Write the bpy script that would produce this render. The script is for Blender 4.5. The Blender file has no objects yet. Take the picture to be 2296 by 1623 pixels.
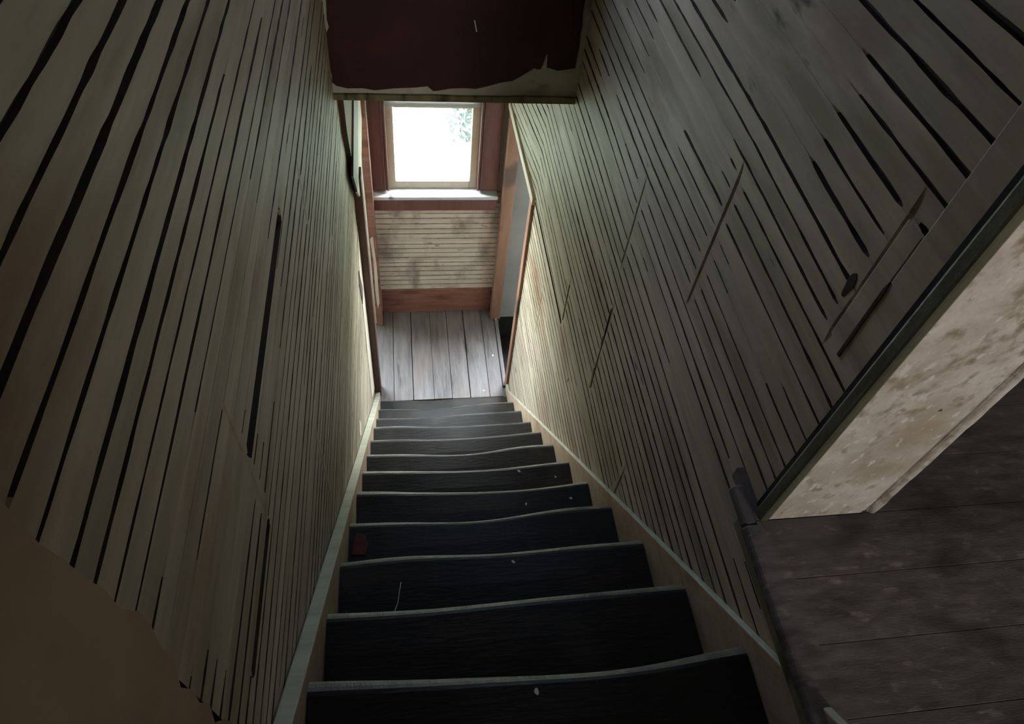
import bpy, bmesh, math, random
import numpy as np
from mathutils import Matrix, Vector

S = bpy.context.scene
COL = S.collection

# ------------------------------------------------------------------ camera, sky, exposure
# metres; camera lens at the origin, X across the stairs, Y down the flight, Z up
def norm(v):
    return v / np.linalg.norm(v)
PP = np.array([1148.0, 811.5]); FPX = 1560.0
Dn = np.array([966 - PP[0], 2054 - PP[1], FPX])                       # world down, seen by the lens
Fw = np.array([848 - PP[0], 0.0, FPX]); Fw[1] = -(Dn[0] * Fw[0] + FPX * FPX) / Dn[1]
Dn = norm(Dn); Fw = norm(Fw); Xw = np.cross(Dn, Fw)
if Xw[0] < 0: Xw = -Xw
ROT = np.array([Xw, Fw, -Dn])
cam_d = bpy.data.cameras.new('camera'); cam = bpy.data.objects.new('camera', cam_d); COL.objects.link(cam)
cam_d.sensor_width = 36.0; cam_d.lens = FPX / 2296.0 * 36.0; cam_d.clip_start = 0.02; cam_d.clip_end = 200
mw = Matrix.Identity(4)
for i in range(3):
    mw[i][0] = ROT[i, 0]; mw[i][1] = -ROT[i, 1]; mw[i][2] = -ROT[i, 2]
cam.matrix_world = mw
S.camera = cam

SKY = 58.0
world = bpy.data.worlds.new('sky'); S.world = world; world.use_nodes = True
wn = world.node_tree.nodes; wl = world.node_tree.links
bg = wn['Background']
tc = wn.new('ShaderNodeTexCoord'); sp = wn.new('ShaderNodeSeparateXYZ'); rp = wn.new('ShaderNodeValToRGB')
wl.new(tc.outputs['Generated'], sp.inputs[0]); wl.new(sp.outputs['Z'], rp.inputs[0]); wl.new(rp.outputs[0], bg.inputs[0])
rp.color_ramp.elements[0].position = 0.0; rp.color_ramp.elements[0].color = (0.95, 0.97, 0.95, 1)
rp.color_ramp.elements[1].position = 0.6; rp.color_ramp.elements[1].color = (0.78, 0.88, 1.0, 1)
bg.inputs[1].default_value = SKY

def portal(name, loc, rot, sx, sy):
    """daylight portal filling a window opening: it only guides sampling of the sky"""
    l = bpy.data.lights.new(name, 'AREA'); l.shape = 'RECTANGLE'; l.size = sx; l.size_y = sy
    l.cycles.is_portal = True
    o = bpy.data.objects.new(name, l); COL.objects.link(o); o.location = loc; o.rotation_euler = rot
H = math.pi / 2
portal('window_daylight', (0.165, 3.43, -2.15), (-H, 0, 0), 0.52, 0.90)
portal('window_daylight', (0.19, 2.42, -0.37), (-H, 0, 0), 0.56, 0.56)
portal('window_daylight', (1.35, -2.80, 0.2), (H, 0, 0), 0.8, 1.2)
portal('window_daylight', (1.105, 3.47, -2.35), (-H, 0, 0), 0.72, 1.6)
portal('window_daylight', (-0.85, 3.47, -2.25), (-H, 0, 0), 0.86, 1.36)

S.view_settings.view_transform = 'Standard'; S.view_settings.look = 'None'
S.view_settings.exposure = 0.0; S.view_settings.gamma = 1.0; S.view_settings.use_curve_mapping = False
S.cycles.max_bounces = 8; S.cycles.diffuse_bounces = 6; S.cycles.glossy_bounces = 3
S.cycles.transparent_max_bounces = 8; S.cycles.caustics_reflective = False; S.cycles.caustics_refractive = False
S.cycles.sample_clamp_indirect = 4.0

# ------------------------------------------------------------------ materials
def lin(r, g, b):
    f = lambda c: c / 255 / 12.92 if c / 255 <= 0.04045 else ((c / 255 + 0.055) / 1.055) ** 2.4
    return (f(r), f(g), f(b), 1.0)

def mat(name, c1, c2, stretch=(1, 1, 1), nscale=4.0, rough=0.7, bump=0.15, bscale=None, spots=None, board=None, spec=0.4, detail=6.0, lo=0.35, hi=0.65):
    """two tone procedural surface: stretched noise, optional stains and a tone per board (board = (axis, pitch, amount))"""
    m = bpy.data.materials.new(name); m.use_nodes = True
    n = m.node_tree.nodes; l = m.node_tree.links; b = n['Principled BSDF']
    tc = n.new('ShaderNodeTexCoord'); mp = n.new('ShaderNodeMapping'); mp.inputs['Scale'].default_value = stretch
    l.new(tc.outputs['Object'], mp.inputs[0])
    nz = n.new('ShaderNodeTexNoise'); nz.inputs['Scale'].default_value = nscale; nz.inputs['Detail'].default_value = detail; nz.inputs['Roughness'].default_value = 0.65
    l.new(mp.outputs[0], nz.inputs[0])
    r = n.new('ShaderNodeValToRGB'); r.color_ramp.elements[0].position = lo; r.color_ramp.elements[1].position = hi
    r.color_ramp.elements[0].color = c1; r.color_ramp.elements[1].color = c2
    l.new(nz.outputs[0], r.inputs[0]); out = r.outputs[0]
    if board:
        ax, pitch, amt = board
        sx = n.new('ShaderNodeSeparateXYZ'); l.new(tc.outputs['Object'], sx.inputs[0])
        dv = n.new('ShaderNodeMath'); dv.operation = 'DIVIDE'; dv.inputs[1].default_value = pitch; l.new(sx.outputs[ax], dv.inputs[0])
        fl = n.new('ShaderNodeMath'); fl.operation = 'FLOOR'; l.new(dv.outputs[0], fl.inputs[0])
        w = n.new('ShaderNodeTexWhiteNoise'); w.noise_dimensions = '1D'; l.new(fl.outputs[0], w.inputs['W'])
        mr = n.new('ShaderNodeMapRange'); mr.inputs[3].default_value = 1 - amt; mr.inputs[4].default_value = 1 + amt * 0.4
        l.new(w.outputs[0], mr.inputs[0])
        mx = n.new('ShaderNodeMix'); mx.data_type = 'RGBA'; mx.blend_type = 'MULTIPLY'; mx.inputs[0].default_value = 1.0
        l.new(out, mx.inputs[6]); l.new(mr.outputs[0], mx.inputs[7]); out = mx.outputs[2]
    for i, (col, sc, t0, t1, st) in enumerate(spots or []):
        mp2 = n.new('ShaderNodeMapping'); mp2.inputs['Scale'].default_value = st; mp2.inputs['Location'].default_value = (3.1 * i, 1.7 * i, 5.3 * i)
        l.new(tc.outputs['Object'], mp2.inputs[0])
        n2 = n.new('ShaderNodeTexNoise'); n2.inputs['Scale'].default_value = sc; n2.inputs['Detail'].default_value = 5; l.new(mp2.outputs[0], n2.inputs[0])
        r2 = n.new('ShaderNodeMapRange'); r2.inputs[1].default_value = t0; r2.inputs[2].default_value = t1; l.new(n2.outputs[0], r2.inputs[0])
        mx = n.new('ShaderNodeMix'); mx.data_type = 'RGBA'; l.new(r2.outputs[0], mx.inputs[0]); l.new(out, mx.inputs[6]); mx.inputs[7].default_value = col; out = mx.outputs[2]
    l.new(out, b.inputs['Base Color']); b.inputs['Roughness'].default_value = rough
    b.inputs['Specular IOR Level'].default_value = spec
    if bump:
        bn = n.new('ShaderNodeTexNoise'); bn.inputs['Scale'].default_value = bscale or nscale * 6; bn.inputs['Detail'].default_value = 4; l.new(mp.outputs[0], bn.inputs[0])
        bp = n.new('ShaderNodeBump'); bp.inputs['Strength'].default_value = bump; bp.inputs['Distance'].default_value = 0.01
        l.new(bn.outputs[0], bp.inputs['Height']); l.new(bp.outputs[0], b.inputs['Normal'])
    return m

BROWN = lin(112, 84, 66)
M = {}
M['bead'] = mat('old_cream_paint_boards', lin(166, 154, 135), lin(194, 182, 162), (1, 0.6, 6), 3.0, 0.55, 0.12, spec=0.3, board=(2, 0.043, 0.14),
                spots=[(lin(128, 98, 76), 2.2, 0.56, 0.72, (1, 0.7, 2.5)), (lin(146, 136, 112), 5.0, 0.52, 0.7, (1, 0.5, 3)), (lin(60, 50, 36), 9.0, 0.70, 0.78, (1, 0.5, 2))])
M['bead_far'] = mat('worn_cream_far_boards', lin(208, 194, 178), lin(232, 221, 208), (1.2, 1, 9), 3.0, 0.6, 0.12, board=(2, 0.0405, 0.16),
                spots=[(lin(150, 136, 124), 4.0, 0.50, 0.66, (1.6, 1, 0.9)), (lin(104, 84, 70), 9.0, 0.66, 0.76, (1, 1, 3))])
M['groove_far'] = mat('brown_dirt_in_far_grooves', lin(112, 96, 82), lin(170, 152, 134), (3, 1, 1), 6, 0.9, 0)
M['groove'] = mat('dark_bare_groove', lin(46, 36, 25), lin(66, 52, 37), (1, 1, 4), 8, 0.9, 0)
M['plain'] = mat('bare_brown_board', lin(150, 126, 104), lin(176, 152, 128), (1, 1, 1), 3.0, 0.75, 0.15,
                spots=[(lin(52, 36, 24), 9.0, 0.66, 0.74, (1, 1.6, 1)), (lin(90, 60, 40), 2.0, 0.5, 0.7, (1, 1, 1))])
M['plaster'] = mat('grey_white_plaster', lin(190, 186, 174), lin(214, 210, 200), (1, 1, 1), 5, 0.85, 0.2, spots=[(lin(110, 108, 92), 6, 0.6, 0.75, (1, 1, 1))])
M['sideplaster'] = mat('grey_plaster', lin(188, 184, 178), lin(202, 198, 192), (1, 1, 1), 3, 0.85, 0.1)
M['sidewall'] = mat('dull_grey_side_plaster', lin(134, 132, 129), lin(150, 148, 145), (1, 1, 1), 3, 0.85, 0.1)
M['olive'] = mat('olive_stained_batten', lin(112, 106, 80), lin(140, 132, 100), (6, 1, 1), 4, 0.8, 0.2, spots=[(lin(50, 48, 36), 6, 0.55, 0.7, (3, 1, 1))])
M['maroon'] = mat('maroon_paint', lin(58, 30, 30), lin(70, 37, 35), (1, 1, 1), 5, 0.6, 0.08, spots=[(lin(50, 33, 28), 3, 0.55, 0.75, (1, 1, 1))])
M['casing'] = mat('dark_red_brown_casing', lin(92, 60, 54), lin(110, 72, 64), (8, 8, 1), 4, 0.5, 0.1)
M['redwood'] = mat('red_brown_wood', lin(112, 74, 63), lin(140, 97, 82), (1, 3, 8), 3, 0.5, 0.15, spots=[(lin(80, 46, 38), 4, 0.55, 0.7, (1, 1, 3))])
M['postwood'] = mat('orange_brown_wood', lin(128, 94, 76), lin(154, 117, 95), (6, 6, 0.8), 3, 0.5, 0.1, spots=[(lin(96, 76, 66), 3.0, 0.58, 0.66, (1, 1, 1.2))])
M['darkwood'] = mat('dark_brown_jamb', lin(70, 52, 44), lin(94, 70, 58), (6, 6, 1), 4, 0.6, 0.2, spots=[(lin(40, 32, 26), 5, 0.55, 0.65, (1, 1, 0.5))])
M['cream'] = mat('cream_frame_paint', lin(205, 192, 172), lin(222, 212, 195), (1, 1, 1), 6, 0.5, 0.08)
M['dustsill'] = mat('dusty_white_sill', lin(206, 206, 208), lin(230, 230, 232), (1, 1, 1), 9, 0.8, 0.2, spots=[(lin(120, 110, 108), 8, 0.68, 0.74, (1, 1, 1))])
M['tread'] = mat('blackish_brown_tread', lin(20, 15, 10), lin(30, 24, 17), (0.8, 4, 4), 5, 0.52, 0.12, spec=0.28, spots=[(lin(50, 38, 28), 3.0, 0.56, 0.75, (1, 2, 1)), (lin(56, 52, 47), 4.0, 0.6, 0.8, (1, 1, 1))])
M['nosing'] = mat('worn_nosing_edge', lin(84, 80, 70), lin(112, 108, 94), (6, 2, 2), 6, 0.5, 0.2, spots=[(lin(44, 38, 32), 3.0, 0.42, 0.66, (2, 1, 1))])  # lighter than the tread: wear, plus window light put into the colour
M['stringer'] = mat('tan_stringer_board', lin(166, 146, 124), lin(192, 172, 148), (1, 3, 6), 3, 0.6, 0.12, spots=[(lin(128, 92, 64), 2.5, 0.52, 0.72, (1, 1, 1))])
M['strtop'] = mat('grey_green_stringer_edge', lin(150, 150, 132), lin(176, 174, 156), (1, 5, 5), 4, 0.6, 0.12)
M['landing'] = mat('grey_worn_floorboards', lin(98, 91, 89), lin(128, 121, 118), (7, 0.8, 1), 4, 0.55, 0.15, board=(0, 0.122, 0.16),
                spots=[(lin(62, 54, 52), 5.0, 0.60, 0.72, (6, 0.7, 1)), (lin(118, 104, 98), 3.0, 0.5, 0.7, (2, 0.6, 1))])
M['upfloor'] = mat('dark_worn_floorboards', lin(72, 66, 67), lin(116, 108, 108), (2.2, 9, 1), 7, 0.6, 0.12, board=(1, 0.11, 0.16), detail=9.0, lo=0.3, hi=0.7,
                spots=[(lin(150, 136, 132), 24, 0.60, 0.76, (1, 2.2, 1)), (lin(44, 38, 38), 6, 0.52, 0.7, (1, 2, 1)), (lin(96, 88, 87), 3, 0.5, 0.7, (1, 1, 1))])
M['peel'] = mat('peeling_white_paint', lin(188, 179, 169), lin(224, 217, 212), (1, 1, 1), 22, 0.7, 0.4, 80, lo=0.3, hi=0.7,
                spots=[(lin(150, 138, 120), 40, 0.54, 0.70, (1, 1, 0.8)), (lin(172, 160, 142), 8, 0.45, 0.7, (1, 1, 1)), (lin(222, 217, 218), 44, 0.60, 0.66, (1.3, 1, 0.8)), (lin(92, 72, 58), 26, 0.74, 0.77, (1, 1, 1))])
M['darktrim'] = mat('dark_olive_corner_bead', lin(74, 72, 60), lin(98, 96, 80), (1, 1, 1), 8, 0.5, 0.2)
M['shadowgap'] = mat('black_gap', lin(20, 17, 13), lin(28, 24, 18), (1, 1, 1), 5, 0.9, 0)
M['ceil'] = mat('old_ceiling', lin(170, 168, 160), lin(190, 188, 180), (1, 1, 1), 3, 0.85, 0.1)
M['outer'] = mat('house_siding', lin(150, 148, 142), lin(170, 168, 160), (1, 1, 4), 3, 0.8, 0.1)
M['flake'] = mat('white_paint_flake', lin(225, 220, 210), lin(240, 236, 228), (1, 1, 1), 20, 0.8, 0)
M['scrap'] = mat('dull_red_scrap', lin(92, 46, 44), lin(112, 60, 54), (1, 1, 1), 20, 0.8, 0)
M['lawn'] = mat('pale_sunny_lawn', lin(200, 215, 180), lin(225, 235, 210), (1, 1, 1), 2, 0.9, 0.3)
M['leaf'] = mat('dark_green_leaf', (0.017, 0.027, 0.021, 1), (0.022, 0.034, 0.027, 1), (1, 1, 1), 3, 0.6, 0)
M['stem'] = mat('grey_bark', lin(120, 110, 95), lin(140, 130, 112), (4, 4, 1), 5, 0.8, 0.2)

gm = bpy.data.materials.new('dusty_window_glass'); gm.use_nodes = True
n = gm.node_tree.nodes; l = gm.node_tree.links; n.remove(n['Principled BSDF'])
tr = n.new('ShaderNodeBsdfTransparent'); tr.inputs[0].default_value = (0.96, 0.98, 0.97, 1)
gl = n.new('ShaderNodeBsdfGlossy'); gl.inputs['Roughness'].default_value = 0.05
tl = n.new('ShaderNodeBsdfTranslucent'); tl.inputs[0].default_value = (0.95, 0.97, 0.97, 1)
m1 = n.new('ShaderNodeMixShader'); m2 = n.new('ShaderNodeMixShader')
nz = n.new('ShaderNodeTexNoise'); nz.inputs['Scale'].default_value = 3.0
mr = n.new('ShaderNodeMapRange'); mr.inputs[1].default_value = 0.35; mr.inputs[2].default_value = 0.7; mr.inputs[3].default_value = 0.004; mr.inputs[4].default_value = 0.016
tc = n.new('ShaderNodeTexCoord'); l.new(tc.outputs['Object'], nz.inputs[0]); l.new(nz.outputs[0], mr.inputs[0]); l.new(mr.outputs[0], m1.inputs[0])
l.new(tr.outputs[0], m1.inputs[1]); l.new(tl.outputs[0], m1.inputs[2])
m2.inputs[0].default_value = 0.04; l.new(m1.outputs[0], m2.inputs[1]); l.new(gl.outputs[0], m2.inputs[2])
l.new(m2.outputs[0], n['Material Output'].inputs[0])
M['glass'] = gm
bl = bpy.data.materials.new('white_thin_blind'); bl.use_nodes = True
n = bl.node_tree.nodes; l = bl.node_tree.links
tl = n.new('ShaderNodeBsdfTranslucent'); tl.inputs[0].default_value = (0.8, 0.82, 0.82, 1)
m1 = n.new('ShaderNodeMixShader'); m1.inputs[0].default_value = 0.5; n['Principled BSDF'].inputs['Base Color'].default_value = (0.7, 0.7, 0.68, 1)
l.new(n['Principled BSDF'].outputs[0], m1.inputs[1]); l.new(tl.outputs[0], m1.inputs[2]); l.new(m1.outputs[0], n['Material Output'].inputs[0])
M['blind'] = bl
def daylight_tint(name, t):  # pane colour weakens and tints the daylight of the added windows
    g = gm.copy(); g.name = name
    for q in g.node_tree.nodes:
        if q.type == 'BSDF_TRANSPARENT': q.inputs[0].default_value = t + (1,)
        if q.type == 'BSDF_TRANSLUCENT': q.inputs[0].default_value = t + (1,)
    return g
M['grimy'] = daylight_tint('grimy_stair_window_glass', (0.38, 0.41, 0.46))  # cool pane colour sets the light on the upper walls
M['grimyhall'] = daylight_tint('grimy_hall_window_glass', (0.66, 0.62, 0.575))  # warm pane colour sets the light from the hall

# ------------------------------------------------------------------ mesh helpers
class MB:
    def __init__(self): self.v = []; self.f = []; self.m = []
    def add(self, vs, fs, mi=0):
        o = len(self.v); self.v += [tuple(p) for p in vs]
        for f in fs: self.f.append(tuple(i + o for i in f)); self.m.append(mi)
    def box(self, x0, x1, y0, y1, z0, z1, mi=0):
        vs = [(x, y, z) for x in (x0, x1) for y in (y0, y1) for z in (z0, z1)]
        self.add(vs, [(0, 1, 3, 2), (4, 6, 7, 5), (0, 4, 5, 1), (2, 3, 7, 6), (0, 2, 6, 4), (1, 5, 7, 3)], mi); return self
    def prism(self, pts, axis, a, b, mi=0):
        """polygon (2D, in the two axes other than axis) extruded along axis from a to b"""
        def P(p, t):
            q = [0, 0, 0]; o = [i for i in range(3) if i != axis]; q[axis] = t; q[o[0]], q[o[1]] = p; return q
        k = len(pts); vs = [P(p, a) for p in pts] + [P(p, b) for p in pts]
        fs = [tuple(range(k)), tuple(range(2 * k - 1, k - 1, -1))] + [(i, i + k, (i + 1) % k + k, (i + 1) % k) for i in range(k)]
        self.add(vs, fs, mi); return self
    def tube(self, pts, r, mi=0, seg=6):
        pts = [Vector(p) for p in pts]; rings = []
        for i, p in enumerate(pts):
            t = (pts[min(i + 1, len(pts) - 1)] - pts[max(i - 1, 0)]).normalized()
            u = t.orthogonal().normalized(); w = t.cross(u); rr = r[i] if isinstance(r, (list, tuple)) else r
            rings.append([p + (u * math.cos(a) + w * math.sin(a)) * rr for a in [2 * math.pi * k / seg for k in range(seg)]])
        vs = [q for ring in rings for q in ring]; fs = []
        for i in range(len(pts) - 1):
            for k in range(seg): fs.append((i * seg + k, i * seg + (k + 1) % seg, (i + 1) * seg + (k + 1) % seg, (i + 1) * seg + k))
        fs += [tuple(range(seg))[::-1], tuple((len(pts) - 1) * seg + k for k in range(seg))]
        self.add(vs, fs, mi); return self
    def build(self, name, mats, parent=None, bevel=0.0, smooth=False, fix=True):
        me = bpy.data.meshes.new(name); me.from_pydata(self.v, [], self.f); me.update()
        for k in (mats if isinstance(mats, (list, tuple)) else [mats]): me.materials.append(M[k])
        me.polygons.foreach_set('material_index', self.m)
        if fix:
            bm = bmesh.new(); bm.from_mesh(me); bmesh.ops.recalc_face_normals(bm, faces=bm.faces); bm.to_mesh(me); bm.free()
        if smooth:
            for p in me.polygons: p.use_smooth = True
        o = bpy.data.objects.new(name, me); COL.objects.link(o); o.parent = parent
        if bevel:
            b = o.modifiers.new('soft_edges', 'BEVEL'); b.width = bevel; b.segments = 2; b.limit_method = 'ANGLE'
        return o

def tag(o, label, cat, group=None, kind=None):
    o['label'] = label; o['category'] = cat
    if group: o['group'] = group
    if kind: o['kind'] = kind
    return o
def struct(o, label, cat): return tag(o, label, cat, kind='structure')
def empty(name, loc=(0, 0, 0)):
    o = bpy.data.objects.new(name, None); COL.objects.link(o); o.location = loc; o.empty_display_size = 0.1; return o
def box_obj(name, m, parent, *a, bevel=0.003): return MB().box(*a).build(name, m, parent, bevel)

def holed(mb, x0, x1, y0, y1, z0, z1, h, mi=0):
    a, b, c, d = h
    mb.box(x0, a, y0, y1, z0, z1, mi); mb.box(b, x1, y0, y1, z0, z1, mi)
    mb.box(a, b, y0, y1, z0, c, mi); mb.box(a, b, y0, y1, d, z1, mi); return mb
def vnoise(x, seed):
    """smooth 1D value noise in 0..1, vectorised"""
    x = np.asarray(x, float); i = np.floor(x).astype(int); f = x - i; f = f * f * (3 - 2 * f)
    h = lambda k: (np.sin(k * 127.1 + seed * 311.7) * 43758.5453) % 1.0
    return h(i) * (1 - f) + h(i + 1) * f

def beadboard(u0, u1, v0, v1, pitch, P, seed, us=0.013, seams=(), slots=(), keep=None, width=(0.0045, 0.009), depth=0.008, fade=0.33, extra=(), patchy=0.4, blank=()):
    """horizontal narrow boards as real relief: grooves between rows with broken, dirt filled runs,
    staggered butt joints (seams: u, v_low, v_high) and wide open gaps (slots: u_a, u_b, v, width)."""
    rnd = random.Random(seed)
    us_ = list(np.arange(u0, u1, us)) + [u1] + list(extra)
    for (su, a, b) in seams: us_ += [su - 0.006, su - 0.0015, su + 0.0015, su + 0.006]
    for (a, b, v, w) in slots: us_ += [a, a + 0.006, b - 0.006, b]
    U = np.array(sorted(set(round(float(x), 5) for x in us_ if u0 - 1e-6 <= x <= u1 + 1e-6)))
    nr = int(round((v1 - v0) / pitch)); lines = []
    slot_rows = {}
    for (a, b, v, w) in slots: slot_rows.setdefault(int(round((v - v0) / pitch)), []).append((a, b, v, w))
    prof = []                                                        # list of (v array, h array, dark array)
    for r in range(nr + 1):
        vc = v0 + r * pitch + rnd.uniform(-0.004, 0.004)
        wob = 0.004 * (vnoise(U * 1.1, seed + r * 3.3) - 0.5)
        n1 = 0.68 * vnoise(U * 1.5, seed + r * 7.13) + 0.32 * vnoise(U * 7.0, seed + 50 + r * 5.7)
        strength = np.clip((n1 + rnd.uniform(-0.16, 0.42) - fade + 0.1) / 0.2, 0, 1)
        g = r / 6.0; g0 = int(g); gw = g - g0
        low = vnoise(U * 1.3, seed + 400 + g0 * 1.7) * (1 - gw) + vnoise(U * 1.3, seed + 400 + (g0 + 1) * 1.7) * gw
        strength = np.clip(strength + patchy * np.minimum(0, (low - 0.5) * 3.0), 0, 1)
        for (b0, b1, c0, c1) in blank:
            if c0 <= vc <= c1: strength = strength * np.clip(np.maximum(b0 - U, U - b1) / 0.04, 0.08, 1)
        wd = (width[0] + (width[1] - width[0]) * vnoise(U * 1.7, seed + 90 + r * 2.9)) * (0.35 + 0.65 * strength)
        wd = wd * (1 + 0.55 * (vnoise(U * 34.0, seed + 700 + r * 1.9) - 0.5)); wob = wob + 0.0012 * (vnoise(U * 22.0, seed + 800 + r * 2.3) - 0.5)
        d = depth * strength; off = np.zeros_like(U)
        for k, (su, a, b) in enumerate(seams):
            if a <= vc <= b:
                s = pitch * (0.26 if k % 2 else -0.24) * min(1.0, (vc - a) / 0.05 + 0.3, (b - vc) / 0.05 + 0.3)
                side = (U > su) * np.clip(1 - (U - su - 0.05) / 0.35, 0, 1)
                off += s * side
                near = np.abs(U - su) < 0.022
                d = np.where(near, d * 0.15, d); wd = np.where(near, wd * 0.5, wd)
        vcen = vc + wob + off
        for (a, b, v, w) in slot_rows.get(r, []):
            ins = (U >= a + 0.005) & (U <= b - 0.005); edge = (U >= a - 1e-4) & (U <= b + 1e-4) & ~ins
            vcen = np.where(ins | edge, v, vcen)
            wd = np.where(ins, w, np.where(edge, w * 0.4, wd)); d = np.where(ins, 0.022, np.where(edge, 0.004, d))
        prof.append((vcen, wd, d))
    rowsV = []; rowsH = []; dark = []
    for (vc, wd, d) in prof:
        for k, (t, hh) in enumerate(((-0.5, 0), (-0.38, 1), (0.38, 1), (0.5, 0))):
            rowsV.append(vc + wd * t); rowsH.append(-d * hh); dark.append(None)
    V = np.array(rowsV); Hh = np.array(rowsH)
    # seams: a fine crack across the board faces
    for (su, a, b) in seams:
        ins = (np.abs(U - su) < 0.002)[None, :] & (V >= a) & (V <= b)
        Hh = np.where(ins, np.minimum(Hh, -0.004), Hh)
    cup = 0.0015 * np.array([vnoise(U * 0.9, seed + 200 + (i // 4) * 1.3) for i in range(V.shape[0])])
    Hh = Hh + cup
    nv, nu = V.shape; mb = MB()
    for i in range(nv):
        mb.v += [P(U[j], V[i, j], Hh[i, j]) for j in range(nu)]
    for i in range(nv - 1):
        k = i % 4; r = i // 4
        for j in range(nu - 1):
            uc = (U[j] + U[j + 1]) / 2; vc_ = (V[i, j] + V[i + 1, j]) / 2
            if keep and not keep(uc, vc_): continue
            dk = 0
            if k < 3 and (prof[r][2][j] + prof[r][2][j + 1]) / 2 > depth * 0.34: dk = 1
            mb.f.append((i * nu + j, i * nu + j + 1, (i + 1) * nu + j + 1, (i + 1) * nu + j)); mb.m.append(dk)
    return mb

# ------------------------------------------------------------------ main dimensions
XL, XR = -0.23, 0.622                # faces of the boarded walls
TL, TR = -0.196, 0.604               # tread ends
ZF, ZU, ZC = -3.64, -1.115, -1.361    # landing, upper floor, lower ceiling
YB, YW = 2.25, 3.34                  # bulkhead, window wall
RUN, RISE, NY, NZ, NSTEP = 0.2045, 0.2105, 0.335, -1.315, 12
TOP = 1.28

# ------------------------------------------------------------------ left wall
def curve_y(z):                       # ragged end of the boards above the side opening
    zs = [-1.99, -1.86, -1.735, -1.58, -1.44]; ys = [2.655, 2.55, 2.455, 2.385, 2.365]
    return float(np.interp(z, zs, ys))
wl_ = beadboard(0.205, 2.655, -3.78, TOP, 0.043, lambda u, v, h: (XL + h, u, v), 11,
    seams=[(0.52, -1.0, -0.73), (0.93, -1.75, -1.45), (1.32, -1.15, -0.95), (1.72, -2.1, -1.8), (2.12, -2.6, -2.3)],
    slots=[(0.535, 1.055, -0.872, 0.036), (0.285, 0.52, -1.041, 0.024), (1.70, 2.08, -1.50, 0.013), (1.45, 1.76, -2.45, 0.012), (2.35, 2.50, -2.40, 0.012)],
    keep=lambda u, v: not (v > -1.99 and u > curve_y(v)), width=(0.005, 0.0115), fade=0.38, patchy=0.6, blank=[(0.27, 0.47, -0.90, -0.73), (0.30, 0.42, -0.66, -0.60)])
wall_left = struct(wl_.build('wall_left', ['bead', 'groove'], fix=False), 'left stairwell wall of horizontal cream beadboard with dark grooves', 'wall')
MB().box(-0.36, XL - 0.024, -2.7, 2.655, -4.4, TOP).build('stud_backing', 'shadowgap', wall_left)
MB().prism([(2.47, -2.36), (2.612, -2.24), (2.612, -3.55), (2.38, -3.33), (2.41, -2.9)], 0, XL - 0.02, XL + 0.003).build('end_strip', 'cream', wall_left)['label'] = 'smooth cream strip beside the dark jamb'
MB().prism([(2.375, -2.40), (2.43, -2.36), (2.52, -2.56), (2.50, -2.60), (2.44, -2.60)], 0, XL - 0.02, XL + 0.004).build('hole_edge', 'groove', wall_left)
# plain brown board at the near end with a ragged edge
rag = random.Random(5); edge = [(0.207 + rag.uniform(-0.008, 0.012) + 0.01 * math.sin(z * 9), z) for z in np.arange(-2.0, TOP + 0.01, 0.035)]
MB().prism([(-2.7, -2.0)] + edge + [(-2.7, TOP)], 0, XL - 0.022, XL + 0.0015).build('end_board', 'plain', wall_left)['label'] = 'plain brown stained board at the near end'
MB().prism([(1.66, -2.590), (1.70, -2.655), (1.745, -2.62), (1.71, -2.54)], 0, XL - 0.02, XL + 0.003).build('bare_patch', 'flake', wall_left)['label'] = 'small bright bare patch above the stringer'  # small white patch set slightly proud of the boards

# side closet left of the landing, behind the opening
cl = MB().box(-1.70, -0.36, 1.85, 1.95, -4.4, ZC).box(-1.70, -1.6, 1.95, 3.46, -4.4, ZC)
holed(cl, -1.6, -0.36, YW + 0.012, 3.46, -4.4, ZC, (-1.27, -0.42, -2.93, -1.57))
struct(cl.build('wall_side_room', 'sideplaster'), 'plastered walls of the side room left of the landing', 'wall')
struct(MB().box(-1.6, -0.235, 1.95, YW, ZF - 0.06, ZF - 0.004).build('floor_side_room', 'landing'), 'grey floor of the side room left of the landing', 'floor')
w4 = empty('window_4', (-0.85, 3.42, -2.25)); struct(w4, 'side room window left of the landing', 'window')  # out of view, added to brighten the right wall and far treads
mb = MB()
for a, b in ((-1.27, -1.23), (-0.46, -0.42)): mb.box(a, b, 3.40, 3.44, -2.93, -1.57)
for a, b in ((-2.93, -2.89), (-2.26, -2.23), (-1.61, -1.57)): mb.box(-1.23, -0.46, 3.40, 3.44, a, b)
f4 = mb.build('sash', 'cream', w4, 0.004); f4.matrix_parent_inverse = w4.matrix_basis.inverted()
p = MB().box(-1.233, -0.457, 3.418, 3.422, -2.893, -1.607).build('pane', 'glass', f4)
pts = [(curve_y(z), z) for z in np.linspace(-1.99, -1.372, 16)]
mb = MB().prism([(y + 0.006, z) for y, z in pts] + [(YW, ZC), (YW, -2.04), (2.70, -2.10)], 0, -0.262, -0.2095)
struct(mb.build('wall_patch_left', 'plaster'), 'off white plaster patch above left side opening', 'wall')
mb = MB().prism([(y - 0.003, z) for y, z in pts] + [(y + 0.008, z + 0.003) for y, z in pts[::-1]], 0, XL - 0.02, -0.2085)
struct(mb.build('trim_1', 'darkwood'), 'curved dark board edge where left beadboard breaks off', 'trim')
tr2 = empty('trim_2', (XL, 2.66, ZF)); struct(tr2, 'dark brown jamb of the opening left of the landing', 'trim')
def local(o): o.matrix_parent_inverse = o.parent.matrix_basis.inverted(); return o
local(box_obj('jamb', 'darkwood', tr2, -0.232, -0.190, 2.615, 2.70, -3.64, -1.97))
local(MB().prism([(2.369, -1.775), (2.489, -1.946), (3.052, -1.848), (2.793, -1.692)], 0, -0.2098, -0.201).build('head_board', 'darkwood', tr2))
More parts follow.
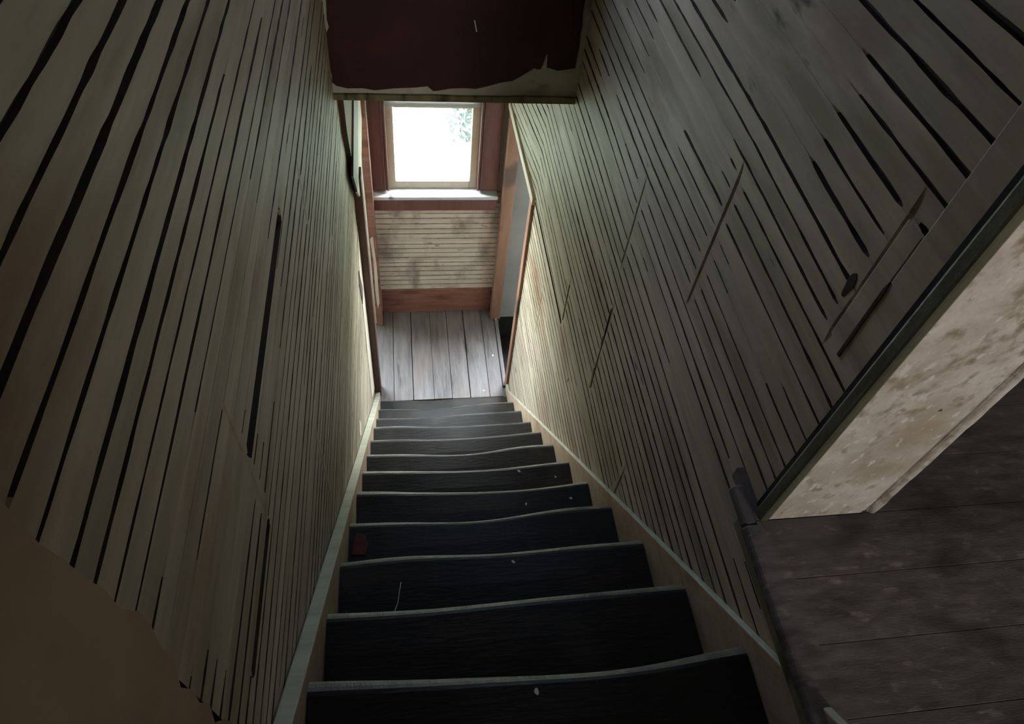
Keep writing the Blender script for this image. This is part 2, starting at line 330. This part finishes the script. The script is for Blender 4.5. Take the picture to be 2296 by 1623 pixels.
local(MB().prism([(2.489, -1.947), (2.60, -2.06), (2.69, -2.115), (3.34, -2.035), (3.052, -1.849)], 0, -0.2098, -0.2005).build('head_strip', 'cream', tr2))['label'] = 'thin cream strip under the dark head board'
tr3 = empty('trim_3', (-0.196, 3.25, ZF)); struct(tr3, 'red brown corner post left of window with peeled cream patch', 'trim')
local(box_obj('post', 'redwood', tr3, -0.220, -0.178, 3.215, 3.30, ZF, ZC))
local(MB().prism([(-0.214, -2.86), (-0.196, -2.84), (-0.187, -3.1), (-0.190, -3.42), (-0.204, -3.47), (-0.210, -3.3), (-0.205, -3.05)], 1, 3.2115, 3.2155).build('peeled_patch', 'cream', tr3))['label'] = 'peeled cream patch'
local(box_obj('edge_strip', 'cream', tr3, -0.2255, -0.219, 3.211, 3.30, ZF + 0.02, ZC))  # cream strip stands in for the lit edge of the post

# ------------------------------------------------------------------ right wall
wr_ = beadboard(0.10, 3.33, -3.78, TOP, 0.043, lambda u, v, h: (XR - h - 0.105 * max(0.0, u - 2.645), u, v), 23,
    seams=[(0.612, -0.74, -0.50), (1.017, -1.09, -0.74), (1.43, -1.38, -1.10), (1.40, -1.95, -1.52), (1.855, -2.10, -1.88),  (2.23, -2.6, -2.3), (0.98, -2.0, -1.8)],
    slots=[(1.86, 2.632, -2.125, 0.022)],
    keep=lambda u, v: not (u > 2.645 and v < -2.115 + 0.24 * (u - 2.645)) and not (u < 0.512 and v > ZU - 0.02), width=(0.005, 0.0095), fade=0.36, patchy=0.5, blank=[(0.86, 1.26, -0.62, -0.42), (1.32, 1.62, -0.92, -0.74), (1.1, 1.3, -0.82, -0.70)])
wall_right = struct(wr_.build('wall_right', ['bead', 'groove'], fix=False), 'right stairwell wall of horizontal cream beadboard with butt joints', 'wall')
mb = MB().box(XR + 0.024, 0.80, 0.545, 2.645, -4.4, TOP).box(XR + 0.024, 0.64, 0.10, 0.545, -4.4, ZU - 0.26).box(XR + 0.024, 0.80, 2.645, 3.40, -1.93, TOP - 0.02)
mb.build('stud_backing', 'shadowgap', wall_right)
# vertical patch boards near the open end
for y0, y1, z0, z1 in ((0.513, 0.5748, -0.735, -0.20), (0.5752, 0.612, -0.738, -0.52)):
    box_obj('patch_board', 'bead', wall_right, XR - 0.0015, XR + 0.01, y0, y1, z0, z1, bevel=0.002)
MB().prism([(0.571, -0.745), (0.577, -0.745), (0.578, -0.61), (0.575, -0.595), (0.572, -0.61)], 0, XR - 0.0032, XR + 0.01).build('crack', 'groove', wall_right)
for (y, z, r) in ((1.407, -1.70, 0.013), (1.402, -1.86, 0.012), (0.634, -0.66, 0.014), (1.62, -2.2, 0.008)):
    k = [(y + r * 0.55 * math.cos(a) * (1 + 0.2 * math.sin(3 * a)), z + r * 1.6 * math.sin(a)) for a in np.linspace(0, 2 * math.pi, 25)[:-1]]
    MB().prism(k, 0, XR - 0.0012, XR + 0.004).build('knot', 'groove', wall_right)
mb = MB().prism([(1.846, -2.09), (1.856, -2.09), (1.858, -1.90), (1.853, -1.90)], 0, XR - 0.0025, XR + 0.004).prism([(1.384, -1.93), (1.390, -1.93), (1.411, -1.55), (1.407, -1.55)], 0, XR - 0.0022, XR + 0.004)
mb.build('crack', 'groove', wall_right)

tr4 = empty('trim_4', (0.73, 0.49, ZU)); struct(tr4, 'peeling white end board of right wall beside upper floor', 'trim')
rag = random.Random(9)
local(MB().box(XR + 0.004, 0.812, 0.489, 0.54, ZU, TOP).box(0.812, 0.822, 0.4925, 0.54, ZU, TOP).box(0.822, 0.832, 0.490, 0.54, ZU, TOP).build('end_face', 'peel', tr4, bevel=0.004))
mb = MB(); zs = np.arange(ZU + 0.004, TOP, 0.02)                     # rounded corner bead with chipped paint
mb.tube([(0.832, 0.4945 + rag.uniform(-0.0005, 0.0005), z) for z in zs], [0.0095 + rag.uniform(-0.0006, 0.0006) for _ in zs], 0, 10)
local(mb.build('corner_bead', 'peel', tr4, smooth=True))
tr5 = empty('trim_5', (XR, 0.51, ZU)); struct(tr5, 'dark vertical corner strip between right beadboard and white end board', 'trim')
local(box_obj('corner_strip', 'darktrim', tr5, XR - 0.012, XR + 0.006, 0.486, 0.511, ZU, TOP, bevel=0.005))
local(box_obj('gap_strip', 'shadowgap', tr5, XR - 0.004, XR + 0.010, 0.511, 0.524, ZU, TOP, bevel=0.001))  # black strip stands in for the shadow line beside the corner strip

# landing side opening on the right
tr6 = empty('trim_6', (XR, 2.68, ZF)); struct(tr6, 'brown wooden jamb of the opening right of the landing', 'trim')
local(box_obj('jamb', 'postwood', tr6, 0.606, 0.645, 2.645, 2.70, ZF, -2.12))
mb = MB()
def sx(y): return 0.606 - 0.092 * (y - 2.64)
def sz(y): return -2.112 + 0.245 * (y - 2.64)
vs = [(sx(y) + dx, y, sz(y) + dz) for y in (2.64, 3.25) for dx in (0, 0.035) for dz in (-0.035, 0.01)]
mb.add(vs, [(0, 1, 3, 2), (4, 6, 7, 5), (0, 4, 5, 1), (2, 3, 7, 6), (0, 2, 6, 4), (1, 5, 7, 3)])
local(mb.build('head_strip', 'cream', tr6, 0.003))['label'] = 'cream strip under the boards over the opening'
tr7 = struct(box_obj('trim_7', 'postwood', None, 0.566, 0.634, 3.243, 3.30, ZF, ZC, bevel=0.004), 'orange brown corner post right of window', 'trim')

# ------------------------------------------------------------------ bulkhead and upper end wall
hole2 = (-0.09, 0.47, -0.65, -0.09)
up = struct(holed(MB(), XL - 0.02, XR + 0.02, YB, YB + 0.12, ZC, TOP, hole2).build('wall_above', 'plaster'), 'maroon painted bulkhead above the lower stairs with ragged plaster edges', 'wall')
out = [(-0.217,-1.028),(-0.222,-1.090),(-0.218,-1.114),(-0.233,-1.140),(-0.232,-1.184),(-0.229,-1.261),(-0.226,-1.276),(-0.229,-1.301),(-0.215,-1.314),(-0.179,-1.322),(-0.13,-1.320),(-0.089,-1.327),(-0.02,-1.318),(0.048,-1.314),(0.091,-1.308),(0.112,-1.326),(0.132,-1.323),(0.17,-1.315),(0.217,-1.312),(0.26,-1.314),(0.295,-1.305),(0.341,-1.290),(0.36,-1.286),(0.387,-1.281),(0.414,-1.264),(0.431,-1.252),(0.457,-1.233),(0.47,-1.237),(0.480,-1.236),(0.487,-1.218),(0.494,-1.182),(0.498,-1.185),(0.501,-1.229),(0.523,-1.235),(0.54,-1.240),(0.563,-1.237),(0.58,-1.233),(0.602,-1.229),(0.602,-1.191),(0.603,-1.144),(0.600,-1.11),(0.602,-1.083),(0.596,-1.04),(0.598,-0.90)]
out += [(0.598, -0.68), (-0.217, -0.68)]
MB().prism(out, 1, YB - 0.003, YB + 0.002).build('maroon_paint', 'maroon', up)['label'] = 'maroon painted panel with a torn lower edge'
mb = MB(); xs = np.linspace(XL, XR, 40)
zt = [-1.336 - 0.006 * vnoise(x * 9, 3) for x in xs]
mb.prism([(x, ZC) for x in xs] + [(x, z) for x, z in zip(xs[::-1], zt[::-1])], 1, YB - 0.012, YB + 0.01)
mb.build('bottom_batten', 'olive', up)
MB().prism([(0.241, -1.075), (0.245, -1.075), (0.254, -1.112), (0.250, -1.112)], 1, YB - 0.0045, YB).build('scratch', 'flake', up)

# ------------------------------------------------------------------ window wall
GX0, GX1, GZ0 = -0.047, 0.378, -2.545
WT = -1.74
wf = empty('wall_far', (0, YW, ZF)); struct(wf, 'end wall below and around the window with pale horizontal boards', 'wall')
local(holed(MB(), -0.36, 0.62, YW + 0.012, YW + 0.12, -4.4, ZC, (-0.09, 0.42, -2.60, WT)).build('frame_wall', 'sideplaster', wf))
fb = beadboard(-0.215, 0.60, -3.46, -2.60, 0.0405, lambda u, v, h: (u, YW - h, v), 41, width=(0.004, 0.008), depth=0.004, fade=0.2)
bo = local(fb.build('beadboard', ['bead_far', 'groove_far'], wf, fix=False)); bo['label'] = 'worn pale horizontal boards under the window'
struct(box_obj('baseboard_far', 'redwood', None, -0.178, 0.567, YW - 0.012, YW + 0.01, ZF, -3.42, bevel=0.005), 'red brown baseboard on the end wall under the window', 'baseboard')

w1 = empty('window_1', (0.165, YW, -2.6)); struct(w1, 'bright small window at the foot of the stairs with dark red casing', 'window')
mb = MB(); 
for a, b in ((-0.193, -0.094), (0.428, 0.544)): mb.box(a, b, YW - 0.022, YW + 0.012, -2.585, WT + 0.10)
mb.box(-0.094, 0.428, YW - 0.022, YW + 0.012, WT, WT + 0.10)
local(mb.build('casing', 'casing', w1, 0.004))
mb = MB()
for a, b in ((-0.112, -0.104), (-0.098, -0.088), (0.422, 0.432), (0.438, 0.446)): mb.box(a, b, YW - 0.030, YW - 0.018, -2.585, WT)
local(mb.build('bead_moulding', 'casing', w1, 0.003))
mb = MB()
for a, b in ((-0.09, GX0), (GX1, 0.42)): mb.box(a, b, YW + 0.012, YW + 0.048, -2.595, -2.02)
mb.box(GX0, GX1, YW + 0.012, YW + 0.048, -2.595, GZ0); mb.box(GX0, GX1, YW + 0.010, YW + 0.05, -2.075, -2.03)
sash = local(mb.build('lower_sash', 'cream', w1, 0.004))
p = MB().box(GX0 - 0.003, GX1 + 0.003, YW + 0.028, YW + 0.031, GZ0 - 0.003, -2.07).build('pane', 'glass', sash); p.matrix_parent_inverse = sash.matrix_world.inverted()
mb = MB()
for a, b in ((-0.09, GX0), (GX1, 0.42)): mb.box(a, b, YW + 0.052, YW + 0.085, -2.07, WT)
mb.box(GX0, GX1, YW + 0.052, YW + 0.085, WT - 0.05, WT); mb.box(GX0, GX1, YW + 0.052, YW + 0.085, -2.07, -2.04)
sash = local(mb.build('upper_sash', 'cream', w1, 0.004))
p = MB().box(GX0 - 0.003, GX1 + 0.003, YW + 0.066, YW + 0.069, -2.045, WT - 0.045).build('pane', 'glass', sash); p.matrix_parent_inverse = sash.matrix_world.inverted()
local(MB().box(-0.088, 0.418, YW + 0.003, YW + 0.005, -2.062, WT).build('blind', 'blind', w1))['label'] = 'white blind drawn over the upper half'
local(box_obj('sill', 'dustsill', w1, -0.184, 0.545, 3.272, YW + 0.05, -2.622, -2.597, bevel=0.006))
local(box_obj('apron', 'casing', w1, -0.180, 0.541, 3.276, YW + 0.006, -2.70, -2.618, bevel=0.004))

w2 = empty('window_2', (0.19, YB, -0.37)); struct(w2, 'high stairwell window in the upper end wall above the bulkhead', 'window')  # out of view, added to throw cool light on the upper walls
mb = MB()
for a, b in ((-0.09, -0.05), (0.43, 0.47)): mb.box(a, b, YB + 0.03, YB + 0.07, -0.65, -0.09)
for a, b in ((-0.65, -0.61), (-0.13, -0.09)): mb.box(-0.05, 0.43, YB + 0.03, YB + 0.07, a, b)
f2 = local(mb.build('sash', 'cream', w2, 0.004))
p = MB().box(-0.053, 0.433, YB + 0.048, YB + 0.051, -0.613, -0.127).build('pane', 'grimy', f2); p.matrix_parent_inverse = f2.matrix_world.inverted()

# ------------------------------------------------------------------ floors
fl = empty('floor', (0.2, 3.0, ZF)); struct(fl, 'grey worn floorboards of the landing at the foot of the stairs', 'floor')
mb = MB(); x = -0.232; rnd = random.Random(3)
edges = [-0.232, -0.11, 0.012, 0.142, 0.257, 0.375, 0.499, 0.590]
for a, b in zip(edges[:-1], edges[1:]):
    mb.box(a + 0.001, b - rnd.uniform(0.001, 0.005), 2.572 + rnd.uniform(0, 0.004), YW + 0.01, ZF - 0.025, ZF + rnd.uniform(-0.001, 0.001))
local(mb.build('floorboards', 'landing', fl, 0.0025))
local(MB().box(-0.55, 0.585, 2.57, YW + 0.012, ZF - 0.22, ZF - 0.022).build('subfloor', 'shadowgap', fl))
local(box_obj('edge_nosing', 'landing', fl, 0.591, 0.618, 2.66, 3.245, ZF - 0.03, ZF - 0.004, bevel=0.006))

nk = empty('floor_side_steps', (0.9, 2.95, -4.2)); struct(nk, 'dim lower steps turning right off the landing', 'floor')
for k, (a, b) in enumerate(((0.58, 0.86), (0.86, 1.5))):
    local(box_obj('step', 'tread', nk, a, b, 2.645, 3.40, -4.4, ZF - 0.20 * (k + 1), bevel=0.006))
mb = holed(MB(), 0.634, 1.56, 3.262, 3.46, -4.4, ZC, (0.75, 1.46, -3.15, -1.55)).box(1.5, 1.56, 2.56, 3.262, -4.4, ZC).box(0.80, 1.5, 2.56, 2.645, -4.4, ZC)
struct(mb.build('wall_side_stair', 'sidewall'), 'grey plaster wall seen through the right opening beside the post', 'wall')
w5 = empty('window_5', (1.16, 3.42, -2.3)); struct(w5, 'side stair window beyond the right opening', 'window')  # out of view, added to brighten the left wall near its jamb
fb5 = MB()
for a, b in ((0.75, 0.79), (1.42, 1.46)): fb5.box(a, b, 3.38, 3.42, -3.15, -1.55)
for a, b in ((-3.15, -3.11), (-2.32, -2.29), (-1.59, -1.55)): fb5.box(0.79, 1.42, 3.38, 3.42, a, b)
f5 = fb5.build('sash', 'cream', w5, 0.004); f5.matrix_parent_inverse = w5.matrix_basis.inverted()
MB().box(0.787, 1.423, 3.398, 3.402, -3.113, -1.587).build('pane', 'glass', f5)
struct(box_obj('baseboard_side', 'shadowgap', None, 0.636, 1.5, 3.250, 3.264, ZF - 0.2, ZF, bevel=0.002), 'dark baseboard on the grey side wall past the post', 'baseboard')
struct(MB().box(-1.7, -0.36, 1.85, YB + 0.12, ZC, ZC + 0.12).box(-1.7, 1.56, YB + 0.12, 3.46, ZC, ZC + 0.12).build('ceiling_lower', 'ceil'), 'low ceiling over the landing behind the bulkhead', 'ceiling')

uf = empty('floor_upper', (1.2, 0, ZU)); struct(uf, 'dark worn upper floor boards beside the open stairwell', 'floor')
mb = MB(); y = -2.7
while y < 2.25:
    x0 = 0.606 if y > 0.02 else XL
    x1 = 2.9
    if y > 0.5: x0 = 0.80
    mb.box(x0, x1, y + 0.0004, y + 0.1096, ZU - 0.03, ZU + rnd.uniform(-0.0015, 0.0)); y += 0.11
local(mb.build('floorboards', 'upfloor', uf, 0.0008))
mb = MB().box(0.645, 2.9, -2.7, 2.25, ZU - 0.25, ZU - 0.028).box(XL, 0.64, -2.7, 0.10, ZU - 0.25, ZU - 0.028)
local(mb.build('subfloor', 'shadowgap', uf))
mb = MB(); ys = np.linspace(0.14, 0.625, 14)
mb.prism([(0.585, ZU - 0.028), (0.580, ZU - 0.014), (0.586, ZU - 0.002), (0.607, ZU), (0.64, ZU), (0.64, ZU - 0.03)], 1, 0.10, 0.485)
mb.prism([(0.587, ZU - 0.028), (0.582, ZU - 0.014), (0.588, ZU - 0.003), (0.625, ZU - 0.001), (0.625, ZU - 0.03)], 1, 0.485, 0.566)
local(mb.build('edge_nosing', 'upfloor', uf, 0.005))
local(box_obj('edge_batten', 'olive', uf, 0.598, XR + 0.004, 0.14, 0.52, ZU - 0.075, ZU - 0.03, bevel=0.002))
local(MB().box(XL, 0.606, 0.095, 0.115, ZU - 0.24, ZU - 0.03).build('top_riser', 'tread', uf))

# ------------------------------------------------------------------ closed upper hall (behind the camera)
struct(MB().box(-0.36, 3.0, -2.82, YB + 0.12, TOP, TOP + 0.12).build('ceiling', 'ceil'), 'ceiling of the upper hall over the stairwell', 'ceiling')
struct(holed(MB(), -0.36, 3.0, -2.82, -2.7, -4.4, TOP, (0.95, 1.75, -0.4, 0.8)).build('wall_rear', 'ceil'), 'rear hall wall behind the head of the stairs', 'wall')
struct(MB().box(2.9, 3.0, -2.7, YB + 0.12, -4.4, TOP).build('wall_hall_right', 'ceil'), 'far right wall of the upper hall', 'wall')
struct(MB().box(0.80, 2.9, YB, YB + 0.12, -4.4, TOP).build('wall_hall_far', 'ceil'), 'far wall of the upper hall past the stairwell', 'wall')
struct(MB().box(0.64, 0.74, -2.7, -1.3, ZU, TOP).build('wall_hall_partition', 'ceil'), 'partition wall behind the head of the stairs', 'wall')  # unseen wall, added to block hall window light from the left wall
w3 = empty('window_3', (1.35, -2.75, 0.2)); struct(w3, 'upper hall window behind the head of the stairs', 'window')  # out of view, added to light the end board and upper floor
mb = MB()
for a, b in ((0.95, 1.0), (1.70, 1.75)): mb.box(a, b, -2.78, -2.74, -0.4, 0.8)
for a, b in ((-0.4, -0.35), (0.18, 0.22), (0.75, 0.8)): mb.box(1.0, 1.7, -2.78, -2.74, a, b)
f3 = local(mb.build('sash', 'cream', w3, 0.004))
p = MB().box(0.997, 1.703, -2.762, -2.758, -0.353, 0.753).build('pane', 'grimyhall', f3); p.matrix_parent_inverse = f3.matrix_world.inverted()

# ------------------------------------------------------------------ staircase
st = empty('staircase', (0.204, 2.6, ZF)); tag(st, 'steep narrow wooden staircase with dark worn treads and tan stringers', 'staircase')
rs = random.Random(8)
for k in range(NSTEP):
    yn = NY + RUN * k; z = NZ - RISE * k
    yb = yn - RUN - 0.01; nx = 44; ph = rs.uniform(0, 6); amp = rs.uniform(0.004, 0.008); tilt = rs.uniform(-0.006, 0.006)
    prof = [(0, 0.0), (0.55, 0.0), (0.88, -0.0005), (0.915, -0.002), (0.945, -0.0055), (0.972, -0.011), (0.992, -0.018), (1.0, -0.024), (0.99, -0.033), (0.955, -0.036), (0.0, -0.036)]
    mb = MB(); L = len(prof); mats_ = []
    for i in range(nx + 1):
        t = i / nx; x = TL + (TR - TL) * t
        wear = math.exp(-((t - 0.5) / 0.28) ** 2)
        wy = amp * math.sin(ph + t * 5.2) + 0.4 * amp * math.sin(ph * 2 + t * 11) - 0.006 * wear + tilt * (t - 0.5) * 2
        wz = -0.006 * wear + 0.0025 * math.sin(ph + t * 7)
        for (s, dz) in prof:
            g = max(0.0, (s - 0.5) / 0.5)
            mb.v.append((x, yb + (yn + wy * g - yb) * s, z + dz * (1 + 0.6 * wear * (dz > -0.03)) + wz * g))
    for i in range(nx):
        for j in range(L):
            a = i * L + j; b = i * L + (j + 1) % L
            mb.f.append((a, b, b + L, a + L)); mb.m.append(1 if 3 <= j <= 6 else 0)
    mb.f += [tuple(range(L)), tuple(nx * L + j for j in range(L - 1, -1, -1))]; mb.m += [0, 0]
    local(mb.build('tread', ['tread', 'nosing'], st, smooth=False))
    yr = yn - 0.028
    if k < 11: local(MB().box(TL, TR, yr - 0.02, yr, z - RISE + 0.0, z - 0.034).build('riser', 'tread', st))
def nose_z(y): return NZ - (y - NY) * RISE / RUN
for xa, xb, nm in ((XL + 0.003, TL - 0.001, 'l'), (TR + 0.001, XR - 0.002, 'r')):
    y0, y1 = 0.10, 2.60; up_ = 0.040
    pts = [(y0, nose_z(y0) + up_), (y1 - 0.03, nose_z(y1 - 0.03) + up_), (y1 + 0.045, ZF + 0.035), (y1 + 0.045, ZF - 0.02), (y1 - 0.05, ZF - 0.1), (y0, nose_z(y0) - 0.35)]
    mb = MB(); mb.prism(pts, 0, xa, xb, 0); mb.m[2] = 1; mb.m[3] = 1
    o = local(mb.build('stringer', ['stringer', 'strtop'], st, 0.003))

# ------------------------------------------------------------------ litter
bpy.context.view_layer.update()
DG = bpy.context.evaluated_depsgraph_get()
def rest(x, y, z):
    hit, p, *_ = S.ray_cast(DG, Vector((x, y, z + 0.06)), Vector((0, 0, -1)))
    return p.z + 0.0004 if hit else z
def flake(x, y, z, r, label, seed):
    z = min(rest(x + dx, y + dy, z) for dx in (-r, r) for dy in (-r, r)); r *= 0.8
    rr = random.Random(seed); k = 7; mb = MB()
    mb.prism([(r * rr.uniform(0.6, 1.1) * math.cos(2 * math.pi * i / k), 1.5 * r * rr.uniform(0.6, 1.1) * math.sin(2 * math.pi * i / k)) for i in range(k)], 2, 0.0, 0.0012 + r * 0.10)
    o = mb.build('paint_flake', 'flake'); o.location = (x, y, z); o.rotation_euler = (0, 0, rr.uniform(0, 6))
    tag(o, label, 'paint flake', 'paint flakes on the stairs and landing')
flake(0.549, 2.913, ZF + 0.0012, 0.009, 'white paint flake on landing boards near their right edge', 1)
flake(0.462, 2.624, ZF + 0.0012, 0.007, 'bright white paint flake at landing edge atop the last step', 2)
flake(0.402, 1.315, -2.366, 0.008, 'white paint flake at the nosing edge of sixth tread down', 3)
flake(0.533, 1.08, -2.156, 0.006, 'small pale flake by right stringer on fifth tread down', 4)
flake(0.374, 1.07, -2.156, 0.005, 'tiny pale flake on middle right of fifth tread down', 5)
flake(0.200, 0.29, -1.315, 0.006, 'pale flake on the nearest full tread', 6)
flake(0.246, 0.70, -1.733, 0.006, 'pale flake at nosing edge of third tread down', 7)
flake(0.540, 1.28, -2.367, 0.005, 'small pale flake at right end of sixth tread down', 8)
mb = MB().prism([(-0.022, -0.03), (0.016, -0.034), (0.024, -0.004), (0.014, 0.03), (-0.012, 0.036), (-0.02, 0.0)], 2, 0.0, 0.004)
sc = mb.build('paper_scrap', 'scrap', bevel=0.001); sc.location = (-0.165, 0.87, rest(-0.165, 0.87, -1.944))
tag(sc, 'dull red paper scrap at left end of the fourth tread down', 'scrap')
th = MB().tube([(-0.044, 0.668, -1.7345), (-0.049, 0.64, -1.7335), (-0.053, 0.615, -1.7325), (-0.063, 0.59, -1.7325), (-0.07, 0.575, -1.7325)], 0.0009).build('thread', 'flake', smooth=True)
tag(th, 'pale loose thread lying on left of the third tread down', 'thread')

# ------------------------------------------------------------------ outside
struct(MB().box(-30, 30, -30, 40, -4.6, -4.4).build('ground', 'lawn'), 'pale bright lawn outside the landing window', 'ground')
def shrub(x, y, h, seed, label):
    r = random.Random(seed); e = empty('shrub', (x, y, -4.4)); tag(e, label, 'shrub', 'shrubs outside the window')
    mb = MB(); tips = []
    for k in range(7):
        a = r.uniform(0, 6.28); q = r.uniform(0.15, 0.45); tip = (q * math.cos(a) * h * 0.6, q * math.sin(a) * h * 0.6, h * r.uniform(0.6, 0.95)); tips.append(tip)
        mb.tube([(0, 0, 0), (tip[0] * 0.4, tip[1] * 0.4, tip[2] * 0.5), tip], [0.03, 0.02, 0.008])
    mb.build('stems', 'stem', e)
    mb = MB()
    for k in range(1600):
        t = r.choice(tips); s = r.uniform(0.2, 1.05); c = Vector((t[0] * s + r.gauss(0, 0.16 * h), t[1] * s + r.gauss(0, 0.16 * h), t[2] * s + r.gauss(0, 0.1 * h)))
        c.z = max(c.z, 0.05)
        u = Vector((r.gauss(0, 1), r.gauss(0, 1), r.gauss(0, 1))).normalized(); w = u.orthogonal().normalized(); s1 = r.uniform(0.025, 0.06)
        mb.add([c - u * s1, c + w * s1 * 0.4, c + u * s1, c - w * s1 * 0.4], [(0, 1, 2, 3)])
    mb.build('foliage', 'leaf', e, fix=False)
shrub(0.74, 6.5, 0.85, 1, 'pale green bush right of centre outside the window')
shrub(0.30, 7.3, 0.5, 2, 'pale bush further off behind the right bush outside')
